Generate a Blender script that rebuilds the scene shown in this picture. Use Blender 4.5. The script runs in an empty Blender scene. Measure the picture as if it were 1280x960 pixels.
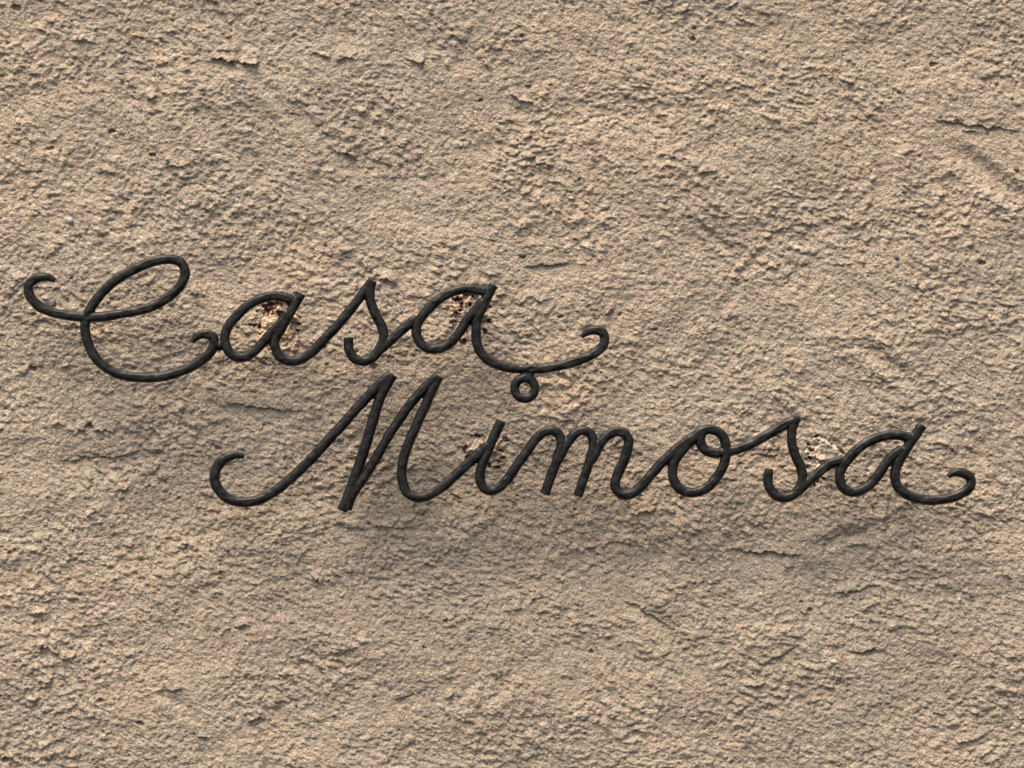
import bpy, bmesh, math, random
import numpy as np
from mathutils import Vector

# ------------------------------------------------------------------ camera, sky, sun, exposure
scn = bpy.context.scene
col = scn.collection
H = 2.0            # height of the picture centre above the foot of the wall (m)
DIST = 3.5         # camera to wall
MM = 0.001         # one photograph pixel is about one millimetre on the wall

cam = bpy.data.cameras.new('camera')
cam.sensor_width = 36.0
cam.lens = 36.0 * DIST / 1.28
cam.clip_end = 200.0
camo = bpy.data.objects.new('camera', cam)
camo.location = (0, -DIST, H)
camo.rotation_euler = (math.radians(90), 0, 0)
col.objects.link(camo)
scn.camera = camo

SUN_EL, SUN_AZ = 65.0, -36.0     # azimuth: degrees from straight-on (-Y), negative = from the left
world = bpy.data.worlds.new('World')
scn.world = world
world.use_nodes = True
wn, wl = world.node_tree.nodes, world.node_tree.links
bg = wn['Background']
sky = wn.new('ShaderNodeTexSky')
sky.sky_type = 'NISHITA'
sky.sun_disc = False
sky.sun_elevation = math.radians(SUN_EL)
sky.sun_rotation = math.radians(180 - SUN_AZ)
sky.air_density = 1.0
sky.dust_density = 3.0
sky.ozone_density = 0.6
wl.new(sky.outputs[0], bg.inputs[0])
bg.inputs[1].default_value = 0.08

sl = bpy.data.lights.new('sun', 'SUN')
sl.energy = 1.5
sl.angle = math.radians(38)
sl.color = (1.0, 0.93, 0.83)
so = bpy.data.objects.new('sun', sl)
e, a = math.radians(SUN_EL), math.radians(SUN_AZ)
to_sun = Vector((math.sin(a) * math.cos(e), -math.cos(a) * math.cos(e), math.sin(e)))
so.rotation_euler = to_sun.to_track_quat('Z', 'Y').to_euler()
so.location = to_sun * 6 + Vector((0, 0, H))
col.objects.link(so)

vs = scn.view_settings
vs.view_transform = 'Standard'
vs.look = 'None'
vs.exposure = 1.78
vs.gamma = 1.0
vs.use_curve_mapping = False

# ------------------------------------------------------------------ numpy noise
def hsh(ix, iy, seed):
    h = (ix.astype(np.int64) * 374761393 + iy.astype(np.int64) * 668265263 + seed * 1442695041) & 0xffffffff
    h = ((h ^ (h >> 13)) * 1274126177) & 0xffffffff
    h = ((h ^ (h >> 16)) * 2246822519) & 0xffffffff
    return ((h ^ (h >> 15)) & 0xffffff).astype(np.float32) / np.float32(0xffffff)

def perlin(x, y, seed):
    x0 = np.floor(x); y0 = np.floor(y)
    fx = (x - x0).astype(np.float32); fy = (y - y0).astype(np.float32)
    u = fx * fx * fx * (fx * (fx * 6 - 15) + 10); v = fy * fy * fy * (fy * (fy * 6 - 15) + 10)
    def g(dx, dy):
        t = hsh(x0 + dx, y0 + dy, seed) * np.float32(2 * math.pi)
        return np.cos(t) * (fx - dx) + np.sin(t) * (fy - dy)
    a0 = g(0, 0); a1 = g(1, 0); b0 = g(0, 1); b1 = g(1, 1)
    A = a0 + u * (a1 - a0); B = b0 + u * (b1 - b0)
    return (A + v * (B - A)) * np.float32(1.5)

def worley(x, y, seed):
    """distance to the nearest feature point and a random number of its cell"""
    x0 = np.floor(x); y0 = np.floor(y)
    best = np.full(x.shape, 9.0, np.float32); rid = np.zeros(x.shape, np.float32)
    for dx in (-1, 0, 1):
        for dy in (-1, 0, 1):
            cx = x0 + dx; cy = y0 + dy
            px = cx + hsh(cx, cy, seed); py = cy + hsh(cx, cy, seed + 7)
            d = ((px - x) ** 2 + (py - y) ** 2).astype(np.float32)
            m = d < best
            best = np.where(m, d, best)
            rid = np.where(m, hsh(cx, cy, seed + 13), rid)
    return np.sqrt(best), rid

def sstep(a, b, x):
    t = np.clip((x - a) / (b - a), 0, 1)
    return t * t * (3 - 2 * t)

# ------------------------------------------------------------------ the plaster relief, in mm; px/py are photograph-sized mm
# plaster edges: (x0, y0, x1, y1, height, reach): proud above the line, broken off below it
LEDGES = [
    (264, 74, 345, 80, 5.5, 18), (385, 68, 455, 74, 4, 14), (508, 74, 542, 80, 5, 10), (418, 184, 446, 197, 6.5, 14),
    (636, 120, 674, 131, 5, 12), (40, 802, 88, 821, 5, 16), (52, 852, 84, 846, 4, 14), (470, 346, 496, 351, 4.5, 9),
    (60, 530, 165, 540, 4, 20), (790, 642, 824, 634, 4, 12), (1000, 766, 1016, 764, 5, 8), (902, 894, 930, 888, 6, 10),
    (385, 720, 416, 727, 6, 12), (90, 48, 116, 52, 5, 10), (1028, 92, 1078, 110, 4.5, 16), (1060, 76, 1072, 82, 5, 8),
    (1148, 268, 1170, 272, 4, 10), (1040, 330, 1085, 326, 3.5, 12), (920, 18, 945, 32, 4, 10), (965, 470, 1010, 462, 3, 10),
    (1155, 552, 1240, 566, 3.5, 14), (690, 520, 720, 528, 3.5, 9), (400, 655, 520, 660, 2.5, 22), (690, 690, 800, 676, 3, 22),
    (250, 800, 330, 770, 3, 18), (410, 820, 470, 800, 3.5, 16), (20, 470, 60, 452, 3, 12), (180, 125, 205, 115, 4, 10),
    (640, 690, 760, 640, 2, 24), (1180, 930, 1240, 915, 4, 14), (660, 200, 690, 206, 4, 10), (1040, 745, 1110, 728, 3, 14),
    (130, 615, 180, 606, 3, 12), (870, 880, 930, 905, 3, 14), (0, 945, 22, 950, 6, 12), (556, 872, 575, 868, 4, 9),
    (930, 855, 955, 858, 4, 9), (180, 865, 230, 858, 3, 12), (620, 770, 690, 740, 2.5, 16), (1210, 640, 1275, 652, 3, 14),
]
# hollows with a sharp upper lip: (x0, y0, x1, y1, depth, reach downwards)
GASHES = [
    (905, 687, 1012, 694, 5, 26), (1056, 817, 1108, 812, 5, 12), (262, 72, 300, 84, 4, 12), (935, 570, 985, 566, 2, 14),
    (770, 745, 850, 790, 3, 20), (940, 835, 1010, 800, 2.5, 18), (485, 880, 540, 860, 2, 26), (270, 505, 390, 515, 3.5, 24),
    (60, 580, 200, 560, 2.5, 26), (650, 335, 720, 330, 3, 34), (1160, 150, 1280, 165, 4, 30),
]
# long diagonal trowel grooves: (x0, y0, x1, y1, depth, width)
GROOVES = [
    (1175, 175, 1290, 262, 4.0, 12), (1065, 425, 1150, 480, 3.0, 9), (190, 845, 250, 905, 2.2, 9), (225, 120, 330, 230, 2.0, 14),
    (860, 270, 930, 330, 1.8, 5), (300, 85, 430, 195, 2.0, 9), (470, 560, 505, 640, 1.5, 7), (880, 420, 960, 300, 1.3, 6),
    (340, 210, 240, 300, 1.6, 8), (560, 930, 650, 830, 1.8, 10), (780, 735, 870, 830, 2.2, 11), (1105, 170, 1110, 250, 2.4, 12),
    (30, 830, 120, 790, 1.6, 8), (610, 20, 560, 110, 1.5, 10), (120, 320, 160, 240, 1.4, 8), (1000, 690, 1150, 640, 1.6, 9),
]
rr = random.Random(11)
for i in range(150):
    x = rr.uniform(-60, 1340); y = rr.uniform(-60, 1020); L = rr.uniform(6, 26); t = math.radians(max(-32, min(38, rr.gauss(6, 18))))
    LEDGES.append((x, y, x + L * math.cos(t), y + L * math.sin(t), rr.uniform(1.5, 4.2), rr.uniform(5, 11)))
# holes: (x, y, radius, depth)
HOLES = [(41, 462, 4, 9), (175, 905, 4, 8), (652, 46, 3, 6), (775, 393, 3, 8), (866, 48, 3.5, 7), (868, 36, 2.5, 6), (1227, 329, 4, 8),
         (140, 165, 4, 7), (190, 194, 3, 6), (1166, 80, 4, 7), (1012, 763, 4, 8), (700, 396, 3, 7), (125, 876, 4, 8), (9, 950, 6, 9),
         (818, 412, 2.5, 6), (113, 533, 4.5, 7), (168, 461, 3, 6), (64, 186, 4, 7), (20, 10, 5, 7), (740, 815, 3, 6), (272, 560, 4, 7)]
for i in range(70):
    HOLES.append((rr.uniform(-60, 1340), rr.uniform(-60, 1020), rr.uniform(1.4, 3.0), rr.uniform(2.5, 6)))
# areas floated smoother (negative) or thrown rougher (positive): (x, y, rx, ry, degrees, amount)
AREAS = [(330, 125, 110, 28, 38, -0.5), (600, 110, 75, 45, -15, -0.45), (665, 338, 62, 26, 0, -0.7), (485, 890, 55, 38, 0, -0.6), (1110, 210, 17, 52, 5, -0.8),
         (700, 850, 90, 42, -30, -0.4), (1225, 190, 70, 30, 30, -0.5), (90, 240, 40, 60, 0, -0.4), (955, 705, 62, 16, 3, -0.7), (760, 745, 70, 25, 20, -0.5),
         (330, 512, 75, 18, 4, -0.6), (120, 560, 80, 22, -8, -0.5), (510, 250, 90, 40, 0, -0.3), (860, 830, 60, 30, 30, -0.4), (230, 830, 90, 30, 35, -0.5), (30, 640, 40, 40, 0, -0.3),
         (650, 190, 35, 70, 0, 0.5), (1060, 100, 80, 30, 12, 0.5), (830, 100, 70, 40, 10, 0.35), (250, 90, 60, 30, 10, 0.3), (1220, 370, 60, 50, 0, 0.4), (100, 30, 60, 30, 0, 0.4),
         (40, 900, 60, 45, 0, 0.5), (160, 460, 80, 40, 0, 0.35), (870, 660, 120, 20, 0, 0.35), (400, 830, 60, 40, -20, 0.3), (920, 900, 80, 40, 20, 0.35), (200, 540, 90, 20, 0, 0.3), (1180, 900, 70, 40, 0, 0.3)]
# mortar plugs round the fixings: (x, y, radius x, radius y)
PLUGS = [(347, 410, 30, 38), (586, 388, 25, 27), (606, 565, 23, 20), (1030, 566, 25, 24)]
# maroon specks round the plugs: (x, y, rx, ry)
SPECKS = [(334, 387, 9, 7), (341, 381, 10, 4), (350, 391, 6, 3), (352, 397, 3, 6), (317, 407, 4, 2), (324, 409, 3, 3), (374, 405, 3, 2), (373, 414, 3, 3), (325, 418, 2, 2),
          (571, 375, 6, 3), (577, 382, 3, 5), (575, 388, 2, 2), (583, 369, 3, 3), (591, 371, 2, 3), (570, 391, 2, 2), (610, 402, 5, 3), (606, 415, 3, 4), (612, 384, 3, 2), (580, 427, 5, 4), (567, 403, 3, 2), (588, 381, 2, 2),
          (597, 545, 6, 2.5), (581, 561, 2.5, 6), (584, 572, 3, 3), (628, 572, 3, 3.5), (626, 564, 2, 3), (624, 577, 4, 2), (632, 551, 5, 2), (613, 582, 2, 4), (622, 585, 3, 2), (630, 548, 3, 2),
          (1010, 556, 3, 3), (1014, 563, 3, 2), (1012, 573, 3, 3), (1010, 584, 2.5, 3), (1053, 566, 4, 2.5), (1022, 602, 3, 3), (1018, 607, 3, 2), (1030, 598, 3, 2), (1020, 546, 3, 2)]

def seg(px, py, x0, y0, x1, y1):
    L = math.hypot(x1 - x0, y1 - y0); ux, uy = (x1 - x0) / L, (y1 - y0) / L
    t = (px - x0) * ux + (py - y0) * uy
    n = (px - x0) * -uy + (py - y0) * ux       # positive = below the line for a left-to-right line
    return t / L, n, L

def local(px, py, h, x0, y0, x1, y1, pad, fn):
    """apply fn only on the grid rows/columns near the feature"""
    xs, ys = px[0], py[:, 0]
    ia = np.searchsorted(xs, min(x0, x1) - pad); ib = np.searchsorted(xs, max(x0, x1) + pad)
    # ys decreases or increases
    if ys[0] < ys[-1]:
        ja = np.searchsorted(ys, min(y0, y1) - pad); jb = np.searchsorted(ys, max(y0, y1) + pad)
    else:
        ja = len(ys) - np.searchsorted(ys[::-1], max(y0, y1) + pad); jb = len(ys) - np.searchsorted(ys[::-1], min(y0, y1) - pad)
    if ib - ia < 2 or jb - ja < 2: return
    s = (slice(ja, jb), slice(ia, ib))
    h[s] += fn(px[s], py[s])

def relief(px, py, fade):
    """height in mm (outwards), maroon stain 0..1; px, py 2-D grids, fade = fine detail weight"""
    px = px.astype(np.float32); py = py.astype(np.float32)
    # slow undulation of the hand-thrown coat
    h = 4.5 * perlin(px / 330, py / 230, 1) + 2.7 * perlin(px / 120 + 3, py / 85, 2) + 1.6 * perlin(px / 52, py / 40, 3)
    # warp so that the grain flows like trowel sweeps
    wx = 9 * perlin(px / 95, py / 95, 4) + 3 * perlin(px / 30, py / 30, 5)
    wy = 9 * perlin(px / 95, py / 95, 6) + 3 * perlin(px / 30, py / 30, 7)
    qx, qy = px + wx, py + wy
    ang = math.radians(14)
    ux = qx * math.cos(ang) + qy * math.sin(ang); uy = -qx * math.sin(ang) + qy * math.cos(ang)
    rough = sstep(-0.45, 0.45, perlin(px / 150 + 9, py / 105, 8) + 0.6 * perlin(px / 48, py / 38, 9))
    ar = np.zeros(px.shape, np.float32)
    for (x, y, a_, b_, dg_, am) in AREAS:
        def f(X, Y):
            c_, s_ = math.cos(math.radians(dg_)), math.sin(math.radians(dg_))
            dd = np.hypot(((X - x) * c_ + (Y - y) * s_) / a_, ((Y - y) * c_ - (X - x) * s_) / b_) + 0.5 * perlin(X / 40, Y / 40, 27)
            return (am * sstep(1.25, 0.55, dd)).astype(np.float32)
        local(px, py, ar, x, y, x, y, 2.0 * max(a_, b_), f)
    ar = np.clip(1 + ar, 0.2, 1.6)
    g = 1.0 * perlin(ux / 30, uy / 19, 10)
    # thrown clumps in loose clusters
    c = perlin(ux / 15, uy / 10.5, 11) + 0.4 * perlin(qx / 6, qy / 5, 24)
    g += (0.35 + 2.0 * rough) * sstep(0.10, 0.75, c)
    d, r = worley(ux / 13, uy / 10.5, 20)
    g += (0.5 + 2.4 * rough) * np.where(r > 0.70, 1, 0.0) * np.sqrt(np.clip(1 - (d * 1.7) ** 2, 0, 1))
    d, r = worley(qx / 20, qy / 17, 50)
    g -= 2.6 * rough * np.where(r > 0.72, 1, 0) * np.clip(1 - d * 2.2, 0, 1)
    # sand grain all over: rounded lumps of several sizes
    fg = 1.0 * perlin(ux / 9.5, uy / 7.5, 12) + 0.9 * perlin(ux / 5.2, uy / 4.3, 13)
    d, r = worley(ux / 7.4 + 5, uy / 6.0, 30)
    fg += 2.0 * np.where(r > 0.45, 0.35 + r * 0.7, 0.0) * np.sqrt(np.clip(1 - (d * 1.5) ** 2, 0, 1))
    d, r = worley(px / 4.6 + 5, py / 4.0, 40)
    fg += 1.25 * np.where(r > 0.35, 0.2 + 0.8 * r, 0.0) * np.sqrt(np.clip(1 - (d * 1.5) ** 2, 0, 1))
    d, r = worley(px / 3.0 + 1, py / 2.8, 45)
    fg += 0.5 * r * np.sqrt(np.clip(1 - (d * 1.5) ** 2, 0, 1))
    d, r = worley(ux / 19 + 2, uy / 14, 26)                 # here and there a deeper undercut
    fg += 2.2 * np.where(r > 0.84, 1, 0) * np.clip(1 - d * 2.4, 0, 1)
    d, r = worley(px / 11 + 2, py / 9, 28)                  # small dark pits
    fg -= 2.6 * np.where(r > 0.80, 1, 0) * sstep(0.26, 0.1, d + 0.08 * perlin(px / 3, py / 3, 29))
    h = h + 0.52 * g * ar + fade * fg * (0.48 + 0.22 * rough) * (0.35 + 0.65 * ar)
    for (x0, y0, x1, y1, hh, rch) in LEDGES:
        def f(X, Y):
            t, n, L = seg(X, Y, x0, y0, x1, y1)
            n = n + 5.0 * perlin(X / 16, Y / 16, 14) + 2.2 * perlin(X / 4.5, Y / 4.5, 15)
            m = sstep(-0.25, 0.4, t) * sstep(1.25, 0.6, t) * sstep(-0.45, 0.15, perlin(X / 13 + 40, Y / 30, 25))
            return (hh * m * np.where(n < 0, np.exp(n / rch * 1.6), np.exp(-n / 1.5))).astype(np.float32) \
                - (0.35 * hh * m * np.where(n > 0, np.exp(-n / 5), 0)).astype(np.float32)
        local(px, py, h, x0, y0, x1, y1, rch * 2.5 + 8, f)
    for (x0, y0, x1, y1, hh, rch) in GASHES:
        def f(X, Y):
            t, n, L = seg(X, Y, x0, y0, x1, y1)
            n = n + 4.0 * perlin(X / 17, Y / 17, 16) + 1.6 * perlin(X / 4.5, Y / 4.5, 15)
            m = sstep(-0.02, 0.3, t) * sstep(1.02, 0.6, t)
            return (-1.35 * hh * m * sstep(-0.6, 1.2, n) * np.exp(-np.clip(n, 0, None) / rch * 1.5)).astype(np.float32)
        local(px, py, h, x0, y0, x1, y1, rch * 2.5 + 8, f)
    for (x0, y0, x1, y1, hh, w) in GROOVES:
        def f(X, Y):
            t, n, L = seg(X, Y, x0, y0, x1, y1)
            n = n + 5 * perlin(X / 45, Y / 45, 17) + 1.2 * perlin(X / 9, Y / 9, 18)
            m = sstep(-0.1, 0.3, t) * sstep(1.1, 0.7, t)
            return (hh * m * (-np.exp(-(n / w) ** 2) + 0.45 * np.exp(-((np.abs(n) - 1.7 * w) / (0.6 * w)) ** 2))).astype(np.float32)
        local(px, py, h, x0, y0, x1, y1, w * 4 + 10, f)
    for (x, y, r0, dp) in HOLES:
        def f(X, Y):
            dd = np.hypot((X - x) * (0.85 + 0.3 * ((x * 7) % 1)), (Y - y) * 1.35) + 2.2 * perlin(X / 5, Y / 5, 19)
            return (-0.8 * dp * sstep(r0 + 0.9, r0 - 1.6, dd)).astype(np.float32)
        local(px, py, h, x, y, x, y, r0 + 5, f)
    stain = np.zeros(px.shape, np.float32)
    for (x, y, a_, b_) in SPECKS:
        def f(X, Y):
            dd = np.hypot((X - x) / a_, (Y - y) / b_) + 0.75 * perlin(X / 3.4, Y / 3.4, 21) + 0.5 * perlin(X / 7, Y / 7, 23)
            return sstep(1.1, 0.7, dd).astype(np.float32)
        local(px, py, stain, x, y, x, y, 2.2 * max(a_, b_) + 4, f)
    stain = np.clip(stain, 0, 1)
    h = h - 2.8 * stain
    # the plaster was chipped away where the plugs sit
    for (x, y, a_, b_) in PLUGS:
        def f(X, Y):
            dd = np.hypot((X - x) / a_, (Y - y) / b_) + 0.3 * perlin(X / 10, Y / 10, 22)
            return (-3.2 * sstep(1.05, 0.7, dd)).astype(np.float32)
        local(px, py, h, x, y, x, y, 1.5 * max(a_, b_), f)
    return h, stain

# ------------------------------------------------------------------ materials
def new_mat(name):
    m = bpy.data.materials.new(name); m.use_nodes = True
    nt = m.node_tree; b = nt.nodes['Principled BSDF']
    return m, nt, b

def node(nt, typ, **kw):
    n = nt.nodes.new(typ)
    for k, v in kw.items(): setattr(n, k, v)
    return n

def ramp(nt, src, stops):
    r = nt.nodes.new('ShaderNodeValToRGB'); el = r.color_ramp.elements
    while len(el) < len(stops): el.new(0.5)
    for e_, (p, c) in zip(el, stops):
        e_.position = p; e_.color = (c[0], c[1], c[2], 1) if not isinstance(c, (int, float)) else (c, c, c, 1)
    nt.links.new(src, r.inputs[0]); return r.outputs[0]

def mix(nt, fac, A, B, mode='MIX'):
    m = nt.nodes.new('ShaderNodeMix'); m.data_type = 'RGBA'; m.blend_type = mode
    for sock, v in ((m.inputs[0], fac), (m.inputs[6], A), (m.inputs[7], B)):
        if isinstance(v, bpy.types.NodeSocket): nt.links.new(v, sock)
        elif isinstance(v, (int, float)): sock.default_value = v
        else: sock.default_value = (v[0], v[1], v[2], 1)
    return m.outputs[2]

def tex_noise(nt, co, scale, detail=2, rough=0.5, dist=0.0):
    n = node(nt, 'ShaderNodeTexNoise'); n.inputs['Scale'].default_value = scale; n.inputs['Detail'].default_value = detail
    n.inputs['Roughness'].default_value = rough; n.inputs['Distortion'].default_value = dist
    nt.links.new(co, n.inputs['Vector']); return n.outputs[0]

def tex_vor(nt, co, scale, out='Color'):
    n = node(nt, 'ShaderNodeTexVoronoi'); n.inputs['Scale'].default_value = scale
    nt.links.new(co, n.inputs['Vector']); return n.outputs[out]

def plaster_material(name, tint_a, tint_b, stained=False):
    m, nt, b = new_mat(name)
    co = node(nt, 'ShaderNodeTexCoord').outputs['Object']
    base = mix(nt, ramp(nt, tex_noise(nt, co, 3.2, 4, 0.55), [(0.36, 0.0), (0.64, 1.0)]), tint_a, tint_b)
    base = mix(nt, 1.0, base, ramp(nt, tex_noise(nt, co, 55, 4, 0.65), [(0.28, 0.80), (0.72, 1.14)]), 'MULTIPLY')
    # weathered olive-grey film in loose blotches
    film = ramp(nt, tex_noise(nt, co, 11, 5, 0.7, 0.6), [(0.56, 0.0), (0.74, 0.45)])
    base = mix(nt, film, base, (0.25, 0.20, 0.135))
    # sand grains of different colours
    gr = node(nt, 'ShaderNodeSeparateColor'); nt.links.new(tex_vor(nt, co, 330), gr.inputs[0])
    base = mix(nt, ramp(nt, gr.outputs[0], [(0.90, 0.0), (0.94, 0.62)]), base, (0.15, 0.125, 0.115))
    base = mix(nt, ramp(nt, gr.outputs[1], [(0.86, 0.0), (0.93, 0.55)]), base, (0.60, 0.45, 0.31))
    base = mix(nt, ramp(nt, gr.outputs[2], [(0.92, 0.0), (0.96, 0.4)]), base, (0.48, 0.30, 0.16))
    base = mix(nt, 1.0, base, ramp(nt, tex_noise(nt, co, 420, 2, 0.6), [(0.25, 0.80), (0.75, 1.16)]), 'MULTIPLY')
    # each grain leans a little to pink, olive or lavender
    hv = node(nt, 'ShaderNodeSeparateColor'); nt.links.new(tex_vor(nt, co, 480), hv.inputs[0])
    base = mix(nt, 1.0, base, ramp(nt, hv.outputs[0], [(0.0, (1.10, 0.96, 0.95)), (0.35, (1.0, 1.0, 1.0)), (0.65, (0.97, 1.02, 0.90)), (1.0, (0.97, 0.96, 1.10))]), 'MULTIPLY')
    base = mix(nt, 1.0, base, ramp(nt, hv.outputs[1], [(0.0, 0.84), (1.0, 1.14)]), 'MULTIPLY')
    if stained:
        at = node(nt, 'ShaderNodeAttribute', attribute_name='stain')
        base = mix(nt, at.outputs['Fac'], base, (0.085, 0.030, 0.025))
    nt.links.new(base, b.inputs['Base Color'])
    b.inputs['Roughness'].default_value = 0.93
    b.inputs['Specular IOR Level'].default_value = 0.2
    ad = node(nt, 'ShaderNodeMath', operation='ADD')
    nt.links.new(tex_noise(nt, co, 520, 3, 0.65), ad.inputs[0])
    mu = node(nt, 'ShaderNodeMath', operation='MULTIPLY'); mu.inputs[1].default_value = -0.7
    nt.links.new(tex_vor(nt, co, 300, 'Distance'), mu.inputs[0]); nt.links.new(mu.outputs[0], ad.inputs[1])
    bp = node(nt, 'ShaderNodeBump'); bp.inputs['Strength'].default_value = 0.9; bp.inputs['Distance'].default_value = 0.0018
    nt.links.new(ad.outputs[0], bp.inputs['Height']); nt.links.new(bp.outputs[0], b.inputs['Normal'])
    return m

def iron_material():
    m, nt, b = new_mat('black_painted_iron')
    co = node(nt, 'ShaderNodeTexCoord').outputs['Object']
    base = mix(nt, ramp(nt, tex_noise(nt, co, 90, 4, 0.6), [(0.35, 0.0), (0.65, 1.0)]), (0.0055, 0.0052, 0.0047), (0.0115, 0.0108, 0.0096))
    # thin rusty wear in spots
    base = mix(nt, ramp(nt, tex_noise(nt, co, 45, 5, 0.7), [(0.60, 0.0), (0.72, 0.4)]), base, (0.045, 0.028, 0.019))
    # dust that has settled on top of the bars
    ge = node(nt, 'ShaderNodeNewGeometry'); sx = node(nt, 'ShaderNodeSeparateXYZ'); nt.links.new(ge.outputs['Normal'], sx.inputs[0])
    up = ramp(nt, sx.outputs['Z'], [(0.55, 0.0), (0.98, 1.0)])
    du = mix(nt, 1.0, up, ramp(nt, tex_noise(nt, co, 60, 4, 0.7), [(0.35, 0.12), (0.70, 0.75)]), 'MULTIPLY')
    base = mix(nt, du, base, (0.11, 0.095, 0.078))
    nt.links.new(base, b.inputs['Base Color'])
    nt.links.new(ramp(nt, tex_noise(nt, co, 160, 3, 0.6), [(0.3, 0.28), (0.7, 0.50)]), b.inputs['Roughness'])
    b.inputs['Specular IOR Level'].default_value = 0.32
    b.inputs['Specular Tint'].default_value = (1.0, 0.92, 0.80, 1)
    bp = node(nt, 'ShaderNodeBump'); bp.inputs['Strength'].default_value = 0.5; bp.inputs['Distance'].default_value = 0.0006
    nt.links.new(tex_noise(nt, co, 260, 4, 0.6), bp.inputs['Height']); nt.links.new(bp.outputs[0], b.inputs['Normal'])
    return m

def stone_material(name, c1, c2):
    m, nt, b = new_mat(name)
    co = node(nt, 'ShaderNodeTexCoord').outputs['Object']
    nt.links.new(mix(nt, tex_noise(nt, co, 400, 3), c1, c2), b.inputs['Base Color'])
    b.inputs['Roughness'].default_value = 0.8
    return m

M_WALL = plaster_material('rough_sand_plaster', (0.448, 0.336, 0.230), (0.402, 0.314, 0.222), True)
M_IRON = iron_material()
M_PLUG = [plaster_material('ochre_mortar', (0.60, 0.41, 0.24), (0.66, 0.49, 0.31), True),
          plaster_material('pink_mortar', (0.56, 0.385, 0.275), (0.53, 0.37, 0.26), True),
          plaster_material('beige_mortar', (0.60, 0.43, 0.29), (0.57, 0.43, 0.30), True),
          plaster_material('cream_mortar', (0.62, 0.48, 0.33), (0.74, 0.63, 0.47), True)]
M_STONE = [stone_material('grey_stone', (0.13, 0.112, 0.098), (0.2, 0.175, 0.15)), stone_material('brown_stone', (0.13, 0.09, 0.06), (0.2, 0.15, 0.1)),
           stone_material('pale_stone', (0.38, 0.32, 0.25), (0.44, 0.38, 0.30))]

# ------------------------------------------------------------------ the wall
def axis(lo, hi, step, end_lo, end_hi, grow=1.055, mx=70):
    fine = list(np.arange(lo, hi + step * 0.5, step))
    def out(start, end, sgn):
        r = []; p = start; s = step
        while True:
            s = min(s * grow, mx); p += sgn * s
            if (p - end) * sgn >= -s * 0.4: r.append(end); break
            r.append(p)
        return r
    return np.array(out(lo, end_lo, -1)[::-1] + fine + out(fine[-1], end_hi, 1), np.float64)

def lateral(h, base):
    return h - base

def build_wall():
    STEP = 1.2
    xs = axis(-35, 1315, STEP, -1860, 3140)            # px coordinates
    ys = axis(-30, 990, STEP, 480 - 2000, 480 + 2000)   # downwards
    px, py = np.meshgrid(xs, ys)
    sp = np.maximum(np.gradient(xs)[None, :] * np.ones_like(px), np.gradient(ys)[:, None] * np.ones_like(px))
    fade = np.clip(1.6 - sp / 3.0, 0, 1).astype(np.float32)
    h, stain = relief(px, py, fade)
    slow = 4.5 * perlin(px / 330, py / 230, 1) + 2.7 * perlin(px / 120 + 3, py / 85, 2)
    sag = 0.32 * (h - slow) * fade                     # lumps hang down a little
    edge = (px <= xs[0]) | (px >= xs[-1]) | (py <= ys[0]) | (py >= ys[-1])
    sag[edge] = 0
    X = (px - 640) * MM; Z = (480 - py - sag) * MM + H; Y = -h * MM
    ny, nx = px.shape
    co = np.stack([X, Y, Z], -1).reshape(-1, 3).astype(np.float32)
    n = nx * ny
    back = np.array([[X[0, 0], 0.35, Z[0, 0]], [X[0, -1], 0.35, Z[0, -1]], [X[-1, -1], 0.35, Z[-1, -1]], [X[-1, 0], 0.35, Z[-1, 0]]], np.float32)
    co = np.vstack([co, back])
    i = np.arange(n).reshape(ny, nx)
    q = np.stack([i[:-1, :-1], i[1:, :-1], i[1:, 1:], i[:-1, 1:]], -1).reshape(-1, 4)
    nq = len(q)
    tl, tr, br, bl = n, n + 1, n + 2, n + 3
    big = [list(i[0, :]) + [tr, tl], list(i[:, -1]) + [br, tr], list(i[-1, ::-1]) + [bl, br], list(i[::-1, 0]) + [tl, bl], [tl, tr, br, bl]]
    loops = np.concatenate([q.reshape(-1)] + [np.array(b) for b in big]).astype(np.int32)
    sizes = np.concatenate([np.full(nq, 4), [len(b) for b in big]])
    starts = np.concatenate([[0], np.cumsum(sizes)[:-1]]).astype(np.int32)
    me = bpy.data.meshes.new('plaster_wall')
    me.vertices.add(len(co)); me.vertices.foreach_set('co', co.reshape(-1))
    me.loops.add(len(loops)); me.loops.foreach_set('vertex_index', loops)
    me.polygons.add(len(sizes)); me.polygons.foreach_set('loop_start', starts)
    sm = np.ones(len(sizes), bool); sm[nq:] = False
    me.update(calc_edges=True)
    me.polygons.foreach_set('use_smooth', sm)
    at = me.attributes.new('stain', 'FLOAT', 'POINT')
    at.data.foreach_set('value', np.concatenate([stain.reshape(-1), np.zeros(4)]).astype(np.float32))
    me.materials.append(M_WALL)
    o = bpy.data.objects.new('plaster_wall', me); col.objects.link(o)
    o['label'] = 'rough tan sand plaster wall behind the black iron lettering'
    o['category'] = 'wall'
    return o

wall = build_wall()

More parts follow.
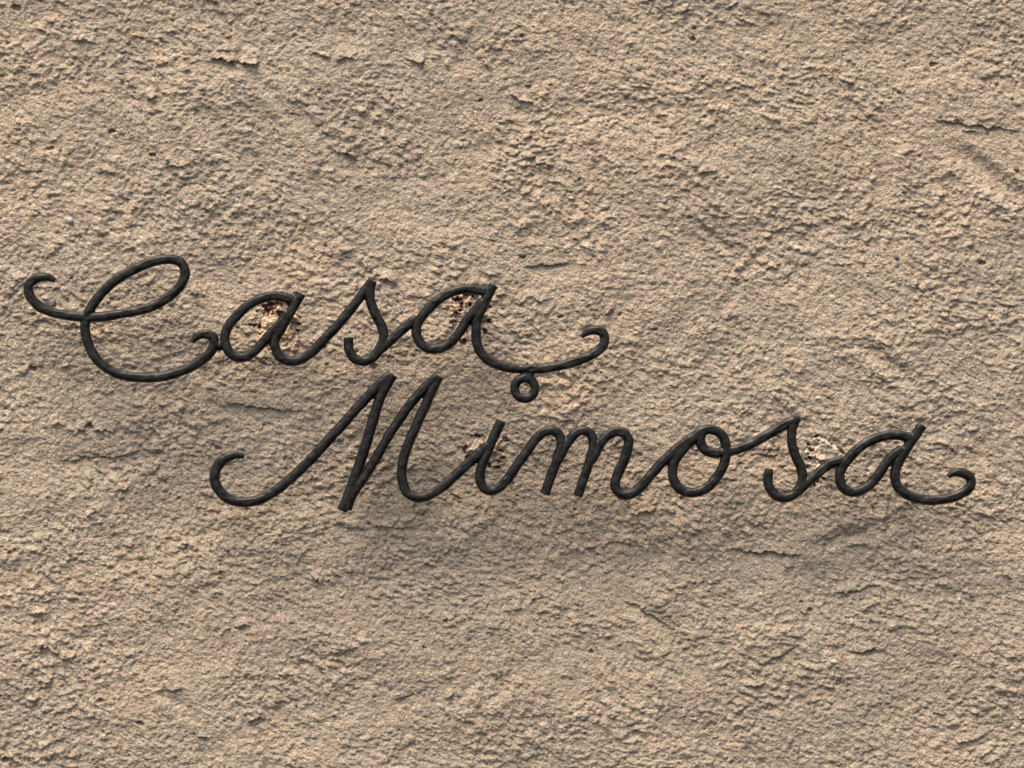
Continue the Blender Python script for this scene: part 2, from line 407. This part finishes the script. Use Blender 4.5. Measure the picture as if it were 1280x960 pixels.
def grid_part(name, px, py, h, mask, stain, mat, parent, sagk=0.5):
    ny, nx = px.shape
    X = (px - 640) * MM; Z = (480 - py) * MM + H; Y = -h * MM
    i = np.arange(nx * ny).reshape(ny, nx)
    keep = mask[:-1, :-1] & mask[1:, :-1] & mask[1:, 1:] & mask[:-1, 1:]
    q = np.stack([i[:-1, :-1], i[1:, :-1], i[1:, 1:], i[:-1, 1:]], -1)[keep]
    used = np.unique(q); rem = -np.ones(nx * ny, int); rem[used] = np.arange(len(used))
    co = np.stack([X, Y, Z], -1).reshape(-1, 3)[used]
    me = bpy.data.meshes.new(name)
    me.from_pydata(co.tolist(), [], rem[q].tolist())
    me.polygons.foreach_set('use_smooth', np.ones(len(me.polygons), bool))
    at = me.attributes.new('stain', 'FLOAT', 'POINT'); at.data.foreach_set('value', stain.reshape(-1)[used].astype(np.float32))
    me.materials.append(mat); me.update()
    o = bpy.data.objects.new(name, me); col.objects.link(o); o.parent = parent
    return o

# mortar plugs: crumbly lumps pressed into the chipped plaster round each fixing
PLUG_LABEL = ['ochre crumbly mortar plug behind the first a', 'pinkish mortar plug behind the last a of the upper word',
              'beige mortar plug behind the i', 'cream mortar plug between the s and the last a']
for k, (cx, cy, a_, b_) in enumerate(PLUGS):
    xs = np.arange(cx - a_ * 1.4, cx + a_ * 1.4, 0.9); ys = np.arange(cy - b_ * 1.4, cy + b_ * 1.4, 0.9)
    px, py = np.meshgrid(xs, ys)
    hw, st = relief(px, py, np.ones_like(px, dtype=np.float32))
    dd = np.hypot((px - cx) / a_, (py - cy) / b_) + 0.55 * perlin(px / 13, py / 13, 60 + k) + 0.3 * perlin(px / 4.5, py / 4.5, 70 + k)
    d1, r1 = worley(px / 8.5, py / 7, 80 + k); d2, r2 = worley(px / 3.6, py / 3.4, 90 + k)
    base = 4.5 * perlin(px / 330, py / 230, 1) + 2.7 * perlin(px / 120 + 3, py / 85, 2) + 1.6 * perlin(px / 52, py / 40, 3)
    lump = base + 2.4 + 2.0 * r1 * np.sqrt(np.clip(1 - (d1 * 1.35) ** 2, 0, 1)) + 1.0 * r2 * np.sqrt(np.clip(1 - (d2 * 1.5) ** 2, 0, 1)) + 1.0 * perlin(px / 7, py / 6, 65)
    if k == 3:   # a smooth trowelled wedge in the middle of the cream plug
        w = sstep(1.0, 0.55, np.hypot((px - 1034) / 17, (py - 562) / 13) + 0.2 * perlin(px / 6, py / 6, 77))
        lump = lump * (1 - w) + w * (base + 4.5 + 0.16 * (px - 1034) - 0.28 * (py - 562) + 0.4 * perlin(px / 5, py / 5, 78))
    lump = lump - 3.4 * st - 6 * sstep(0.5, 1.0, dd) + 0.6 * (hw - base)
    grid_part('mortar_plug', px, py, lump, dd < 1.0, st, M_PLUG[k], wall)['label'] = PLUG_LABEL[k]

# small stones that show in the plaster
stone_meshes = []
for k in range(5):
    bm = bmesh.new(); bmesh.ops.create_icosphere(bm, subdivisions=2, radius=1.0)
    r_ = random.Random(300 + k); kx, kz = r_.uniform(0.9, 1.35), r_.uniform(0.65, 0.95)
    ph = [r_.uniform(0, 6) for _ in range(6)]
    for v in bm.verts:
        c = v.co.copy(); s = 1 + 0.16 * math.sin(2.3 * c.x + ph[0]) * math.sin(2.9 * c.z + ph[1]) + 0.12 * math.sin(4.1 * c.y + ph[2] + c.x * 2)
        v.co = Vector((c.x * kx * s, c.y * 0.75 * s, c.z * kz * s))
    me = bpy.data.meshes.new('stone'); bm.to_mesh(me); bm.free()
    for p in me.polygons: p.use_smooth = True
    stone_meshes.append(me)
STONES = [(652, 317, 4.5, 0), (67, 377, 4, 0), (976, 45, 3.5, 2), (88, 275, 5, 2), (436, 187, 4.5, 1), (1120, 320, 4, 0), (807, 297, 3.5, 0),
          (230, 683, 4, 1), (284, 686, 3, 0), (552, 180, 3, 1), (1270, 210, 4.5, 1), (640, 600, 3, 0), (824, 860, 3.5, 2), (1042, 826, 4, 2), (100, 425, 3, 0),
          (528, 640, 3, 1), (840, 195, 3.5, 0), (1013, 262, 3.5, 0), (660, 105, 4, 1), (150, 90, 3.5, 1), (742, 308, 3, 0), (1090, 630, 3, 1), (905, 770, 3, 1), (370, 880, 3, 0)]
sx = np.array([[s[0] for s in STONES]], np.float32)
for (x, y, r0, mt), in zip(STONES):
    g = np.meshgrid(np.array([x - 1.0, x, x + 1.0]), np.array([y - 1.0, y, y + 1.0]))
    hh, _ = relief(g[0], g[1], np.ones((3, 3), np.float32))
    me = stone_meshes[int(x) % 5]
    o = bpy.data.objects.new('stone', me if mt == 0 else me.copy()); col.objects.link(o)
    o.data.materials.clear() if mt else None
    if not o.data.materials: o.data.materials.append(M_STONE[mt])
    o.location = ((x - 640) * MM, -(float(hh.mean()) - 0.1 * r0) * MM, (480 - y) * MM + H - 0.001)
    o.scale = (r0 * MM,) * 3; o.rotation_euler = (0, (x * 0.7) % 3, 0); o.parent = wall

# ------------------------------------------------------------------ the iron lettering
STAND = 0.052                       # bar centre in front of the wall
K = (DIST - STAND) / DIST           # that plane is nearer the camera than the wall
def P(x, y):
    return ((x - 640) * MM * K, (480 - y) * MM * K + H)

def spline(pts, step=1.4):
    p = np.array(pts, float)
    p = np.vstack([2 * p[0] - p[1], p, 2 * p[-1] - p[-2]])
    out = []
    for i in range(1, len(p) - 2):
        p0, p1, p2, p3 = p[i - 1:i + 3]
        n = max(2, int(np.hypot(*(p2 - p1)) / step))
        for t in np.arange(n) / n:
            out.append(0.5 * ((2 * p1) + (p2 - p0) * t + (2 * p0 - 5 * p1 + 4 * p2 - p3) * t * t + (3 * p1 - p0 - 3 * p2 + p3) * t ** 3))
    out.append(p[-2])
    return np.array(out)

SECT = [(1.0, 0.34), (0.56, 1.0), (0.0, 1.06), (-0.56, 1.0), (-1.0, 0.34), (-1.0, -0.42), (-0.72, -0.95), (0.72, -0.95), (1.0, -0.42)]
FAT = 1.09
def n1(x, y, sc, seed):
    return float(perlin(np.array([x / sc]), np.array([y / sc]), seed)[0])

def sweep(bm, pts, r=5.6, start=None, end=None, closed=False, depth=5.4):
    """hammered bar along a path in photograph mm; start/end = (length, ratio) tapers"""
    q = spline(pts)
    # smooth the hand-traced path a little
    for _ in range(3):
        if len(q) > 6: q[1:-1] = 0.25 * q[:-2] + 0.5 * q[1:-1] + 0.25 * q[2:]
    d = np.gradient(q, axis=0); d /= np.linalg.norm(d, axis=1)[:, None] + 1e-9
    s = np.concatenate([[0], np.cumsum(np.hypot(*(np.diff(q, axis=0).T)))]); L = s[-1]
    f = np.ones(len(q))
    if start: f *= start[1] + (1 - start[1]) * np.sin(np.clip(s / start[0], 0, 1) * math.pi / 2)
    if end: f *= end[1] + (1 - end[1]) * np.sin(np.clip((L - s) / end[0], 0, 1) * math.pi / 2)
    x, y = q[:, 0], q[:, 1]
    wob = 0.7 * perlin(x / 60, y / 60, 201)
    rings = [[] for _ in q]
    for k, (a_, b_) in enumerate(SECT):
        hm = 1 + 0.10 * perlin((x + 13 * k) / 12, (y - 7 * k) / 12, 202) + 0.055 * perlin((x + 31 * k) / 5.5, y / 5.5, 203)
        w = r * FAT * f * hm * a_; dp = depth * (0.35 + 0.65 * f) * hm * b_
        X, Z = P(x - d[:, 1] * w, y + d[:, 0] * w)
        Y = -STAND - (dp + wob) * MM
        for i in range(len(q)): rings[i].append(bm.verts.new((X[i], Y[i], Z[i])))
    n = len(SECT)
    for i in range(len(rings) - 1):
        for k in range(n):
            bm.faces.new((rings[i][k], rings[i][(k + 1) % n], rings[i + 1][(k + 1) % n], rings[i + 1][k]))
    bm.faces.new(rings[0][::-1]); bm.faces.new(rings[-1])

def blob(bm, x, y, rx=6.5, rz=None, dp=5.0):
    X, Z = P(x, y); rz = rz or rx
    g = bmesh.ops.create_icosphere(bm, subdivisions=3, radius=1.0)
    for v in g['verts']:
        c = v.co; s = 1 + 0.08 * n1(x + c.x * 5, y + c.z * 5, 4, 205)
        v.co = Vector((X + c.x * rx * s * MM, -STAND + c.y * dp * MM, Z + c.z * rz * s * MM))

def fuse(name, bm, parent, label=None):
    """weld the overlapping bars of one letter into one skin"""
    bmesh.ops.recalc_face_normals(bm, faces=bm.faces)
    me = bpy.data.meshes.new('raw'); bm.to_mesh(me); bm.free()
    t = bpy.data.objects.new('raw', me); col.objects.link(t)
    md = t.modifiers.new('r', 'REMESH'); md.mode = 'VOXEL'; md.voxel_size = 0.0009; md.use_smooth_shade = True
    sm = t.modifiers.new('s', 'SMOOTH'); sm.factor = 0.35; sm.iterations = 1
    dg = bpy.context.evaluated_depsgraph_get()
    nm = bpy.data.meshes.new_from_object(t.evaluated_get(dg)); nm.name = name
    bpy.data.objects.remove(t); bpy.data.meshes.remove(me)
    nm.polygons.foreach_set('use_smooth', np.ones(len(nm.polygons), bool))
    nm.materials.clear(); nm.materials.append(M_IRON)
    o = bpy.data.objects.new(name, nm); col.objects.link(o); o.parent = parent
    o.matrix_parent_inverse = parent.matrix_world.inverted()
    if label: o['label'] = label
    return o

def word(name, x, y, label):
    o = bpy.data.objects.new(name, None); col.objects.link(o)
    X, Z = P(x, y); o.location = (X, -STAND, Z); o.empty_display_size = 0.05
    o['label'] = label; o['category'] = 'sign'
    bpy.context.view_layer.update()
    return o

BURY = (5, 0.8)      # an end hidden inside the neighbouring letter
CURL = (26, 0.5)     # an end drawn out to a thin curl

casa = word('iron_lettering', 395, 465, 'black wrought iron script word Casa with a small ring hanging below its tail')
bm = bmesh.new()
sweep(bm, [(69.1, 350.6), (57.5, 346), (46.3, 347.8), (37.8, 353.4), (35.4, 361.9), (38.8, 372.2), (48.1, 382.5), (63.1, 390), (81.9, 393.8), (100.6, 396),
           (125, 396.3), (147.5, 392.8), (170, 389), (188.8, 383.5), (207.5, 373.5), (222.5, 360.5), (231, 346), (230, 333.8), (222.5, 325.9), (207.5, 324),
           (188.8, 327.8), (166.3, 337.5), (143.8, 351), (128.8, 364.7), (117.5, 378.8), (111, 390), (107.2, 401.3), (106.6, 414.4), (110, 429.4),
           (117.5, 444.4), (128.8, 456.6), (145.6, 466.9), (164.4, 471), (185, 472.1), (203.8, 470.6), (224.4, 465), (241.3, 457.3), (255, 448.5), (265, 437.5),
           (268.2, 427.8), (264.7, 420.3), (256.3, 417.5), (246.9, 420.3), (240.3, 427.8)], start=CURL, end=CURL)
blob(bm, 109.5, 395, 7.5, 7); blob(bm, 275, 432, 6, 6.5)
fuse('letter', bm, casa, 'capital C with a looped top and curled ends')
bm = bmesh.new()
sweep(bm, [(366, 375), (351.9, 370.8), (338.8, 370.3), (323.8, 374.4), (308.8, 382.8), (294.7, 395.9), (285.3, 408), (281, 421.3), (282.5, 432.5),
           (288, 441.9), (297.5, 446.8), (308.8, 445.5), (320, 437.2), (331.3, 425), (340.6, 414.7), (351.9, 403.4), (360, 391)])
sweep(bm, [(377, 366.5), (367.8, 381.9), (359.4, 396.9), (351, 411.9), (344.4, 423), (343.4, 432.5), (348, 443.8), (357.5, 450.7), (368.8, 451.5),
           (381.9, 446), (395, 435.3), (408, 421.3), (423, 405.3), (438, 387.4), (451.3, 370.1), (460, 358)], end=BURY)
blob(bm, 349, 410, 7); blob(bm, 362, 377, 5.5)
fuse('letter', bm, casa)
bm = bmesh.new()
sweep(bm, [(447, 375.5), (455, 365), (466, 350.8)], start=BURY)
sweep(bm, [(465.5, 350.8), (462.5, 363), (463, 375.4), (467.5, 389.4), (475, 403.4), (479.7, 415.6), (478.8, 426.9), (473, 439), (463.8, 448.4), (453.4, 451.6),
           (443.3, 448), (436.6, 438), (435.4, 421.5)])
sweep(bm, [(470, 442), (486.3, 427.5), (501.3, 413.8), (512.5, 404.4), (522, 397)], end=BURY)
blob(bm, 462.5, 357, 5.5, 5.5); blob(bm, 478, 430, 6.5, 7)
fuse('letter', bm, casa)
bm = bmesh.new()
sweep(bm, [(607, 364.5), (595, 362), (580, 361.3), (565, 365), (550, 373.4), (536.9, 384.7), (527.5, 396), (521, 407.2), (521, 419.4), (526.6, 430.2),
           (536.9, 436), (550, 436), (563, 428.3), (574.4, 415.6), (583.8, 400.6), (595, 387), (604.4, 376)])
sweep(bm, [(617.6, 356), (609, 370.6), (603.4, 383.8), (597.8, 396), (595.2, 409), (595.2, 424), (599, 437), (608.5, 448.3), (622, 456), (640.6, 460),
           (657.5, 461), (676, 460.8), (695, 458.3), (713.8, 453.4), (730.6, 447.8), (745.6, 440.3), (754.6, 431), (756, 421.2), (751.3, 414.6), (742.8, 412.2),
           (734.4, 415), (726.5, 421.2)], end=(24, 0.4))
blob(bm, 598.5, 388, 6.5, 7.5); blob(bm, 606, 366, 5); blob(bm, 524, 399, 6, 6)
fuse('letter', bm, casa, 'letter a with a long tail curled at its end')
bm = bmesh.new()
cir = [(656 + 12.9 * math.cos(t), 485.5 + 12.9 * math.sin(t)) for t in np.linspace(-math.pi / 2, 1.5 * math.pi, 21)]
sweep(bm, cir, r=5.2, depth=5.0)
sweep(bm, [(660, 462), (659.5, 468), (658, 474)], r=7.6, depth=4.2)
fuse('ring', bm, casa, 'small round iron ring that dots the i')

mimosa = word('iron_lettering', 760, 625, 'black wrought iron script word Mimosa with curled ends')
bm = bmesh.new()
sweep(bm, [(305.3, 570), (293, 568.8), (281, 573.4), (271.6, 583.8), (268, 596.9), (271.6, 609.5), (280, 619.8), (293, 626.4), (308, 627.6), (325, 624.4),
           (341.9, 615.2), (358.8, 602), (375.6, 587), (390.6, 572), (405.6, 555.6), (424.4, 535), (443, 514), (461.9, 493.4), (480.6, 474.5), (490, 468.5)], start=CURL, r=5.8)
sweep(bm, [(491.5, 468), (485, 478), (475, 497.5), (464.7, 531), (454.4, 565), (444, 595), (435.6, 619.4), (427.5, 638.5)], r=6.0)
sweep(bm, [(434, 637), (439.4, 620), (454.4, 598.3), (471.3, 570.2), (486.3, 544), (501.3, 521.5), (518, 499), (533, 482.5), (548, 470)], r=5.5)
sweep(bm, [(549, 470), (543, 481), (535, 499.4), (521.9, 528.5), (512.5, 550), (505, 570.6), (502.2, 589.4), (504, 606), (510.6, 617.6), (521.9, 622),
           (535, 619.6), (550, 610.6), (565, 598.3), (580, 584.2), (593, 572), (602, 562)], r=5.7, end=BURY)
blob(bm, 483, 478, 6.5, 8); blob(bm, 541, 482, 6.5, 8); blob(bm, 434, 627, 6.5, 9)
fuse('letter', bm, mimosa, 'capital M with a long curl at its foot')
bm = bmesh.new()
sweep(bm, [(626.8, 525.6), (615.6, 550), (608, 568.8), (601.6, 584), (599.9, 599), (604.4, 609.8), (613.8, 613.4), (623, 610), (634.4, 599), (647.5, 580.2), (658, 565)], end=BURY, r=5.6)
sweep(bm, [(588, 577), (598, 568), (605, 560), (609, 554)], start=BURY, end=(9, 0.7))
blob(bm, 605, 567, 7, 7.5); blob(bm, 610.5, 557, 5.5, 6.5)
fuse('letter', bm, mimosa)
bm = bmesh.new()
sweep(bm, [(647.5, 580.2), (660.6, 561.4), (671.9, 546.5), (681.3, 539.4), (691.6, 538.2), (699.6, 545), (701.3, 556.3), (696.3, 575), (688.8, 595), (681, 618)], r=5.6, start=BURY)
sweep(bm, [(696, 578), (700.5, 569.5), (709.4, 554), (718.8, 542), (728, 538.2), (736.6, 540.8), (741.2, 548.8), (741, 561.9), (735.6, 580.6), (730, 597.5), (722.3, 620)], r=5.5)
sweep(bm, [(737, 577), (743, 568.5), (750.6, 554.4), (760, 544), (771.3, 539.2), (780.6, 541.6), (785.6, 549.7), (784.4, 561.9), (778.8, 578.8), (771.3, 594.5), (768.6, 605),
           (771.3, 613), (778.8, 618.2), (787, 618.2), (797, 611.8), (810.6, 597.5), (822, 584)], r=5.8, end=BURY)
blob(bm, 698.5, 566, 6.5, 7); blob(bm, 740, 566, 6, 7)
fuse('letter', bm, mimosa)
bm = bmesh.new()
sweep(bm, [(812, 596), (825.6, 580), (835, 571.2), (850, 557.8), (866.9, 546), (878, 538.6), (889.4, 536.6), (900, 541.3), (906, 550.6), (907.6, 563.8), (905.8, 577.5),
           (898.3, 593.8), (885.6, 608), (868.8, 615.6), (853.8, 613.6), (843.8, 604.6), (840.6, 590), (843.4, 576.9), (853.8, 562.2), (865, 550.6), (872, 543)], r=5.7, start=BURY)
sweep(bm, [(877, 541), (875.4, 552.5), (881.5, 562.5), (893, 566.4), (907, 564.5), (921, 562), (938, 555.3), (956.9, 545), (973.8, 535.2), (986, 528.5)], r=5.6, end=BURY)
blob(bm, 839, 574, 6.5, 6); blob(bm, 907, 564, 6.5, 7); blob(bm, 873, 546, 6)
fuse('letter', bm, mimosa, 'letter o with a small loop at its top')
bm = bmesh.new()
sweep(bm, [(972, 536.3), (980, 531.6), (990, 526.2), (1000, 523)], start=BURY, end=(10, 0.55))
sweep(bm, [(997, 521.5), (992, 530), (989.6, 541.3), (990.3, 556.3), (995, 571.3), (1001.2, 584.4), (1003.2, 597.5), (1000, 609), (991, 619.3), (980, 622.2), (969, 618.5),
           (961.6, 608.8), (959.6, 597.5), (962.2, 585.5)], end=(7, 0.72))
sweep(bm, [(996, 615), (1013.8, 599.4), (1026.9, 588), (1038, 579.4), (1049.4, 576), (1054, 575)], end=BURY)
blob(bm, 993, 528, 6, 5.5); blob(bm, 1001.5, 605, 6.5, 7)
fuse('letter', bm, mimosa)
bm = bmesh.new()
sweep(bm, [(1138, 547), (1123, 544), (1107.5, 544.2), (1090.6, 549.5), (1075.6, 558.6), (1062.5, 571.3), (1052, 585), (1049.6, 597.5), (1053, 608.4), (1062.5, 614.6),
           (1073.8, 613.6), (1086.9, 606.2), (1098, 593.4), (1107.5, 579.4), (1116.9, 568.6), (1128, 561.5)], r=5.7)
sweep(bm, [(1153.2, 531.2), (1141, 548.8), (1131.3, 563.8), (1122.8, 578.8), (1118.6, 592), (1120.4, 604.6), (1127.5, 613.8), (1140.6, 621.2), (1159.4, 625.2),
           (1178, 624.2), (1196.5, 619.6), (1209.4, 612), (1214.4, 603), (1211, 595), (1200.6, 590.2), (1191.3, 591.7), (1185, 596)], r=5.7, end=(24, 0.45))
blob(bm, 1121, 574, 7, 7.5); blob(bm, 1128, 563, 6); blob(bm, 1137, 549, 6); blob(bm, 1054, 578, 6)
fuse('letter', bm, mimosa, 'last letter a ending in a curled tail')

# iron pins that hold the words in the mortar plugs
for par, x, y in ((casa, 360, 395), (casa, 600, 386), (mimosa, 611, 560), (mimosa, 1040, 578)):
    X, Z = P(x, y); bm = bmesh.new(); ring = []
    for j, (yy, rad) in enumerate(((-STAND - 0.001, 3.6), (-0.02, 3.5), (0.03, 3.3))):
        ring.append([bm.verts.new((X + rad * MM * math.cos(t), yy, Z + rad * MM * math.sin(t))) for t in np.linspace(0, 2 * math.pi, 12, endpoint=False)])
    for j in range(2):
        for k in range(12): bm.faces.new((ring[j][k], ring[j][(k + 1) % 12], ring[j + 1][(k + 1) % 12], ring[j + 1][k]))
    bm.faces.new(ring[0]); bm.faces.new(ring[2]); bmesh.ops.recalc_face_normals(bm, faces=bm.faces)
    me = bpy.data.meshes.new('fixing_pin'); bm.to_mesh(me); bm.free(); me.materials.append(M_IRON)
    o = bpy.data.objects.new('fixing_pin', me); col.objects.link(o); o.parent = par
    o.matrix_parent_inverse = par.matrix_world.inverted()
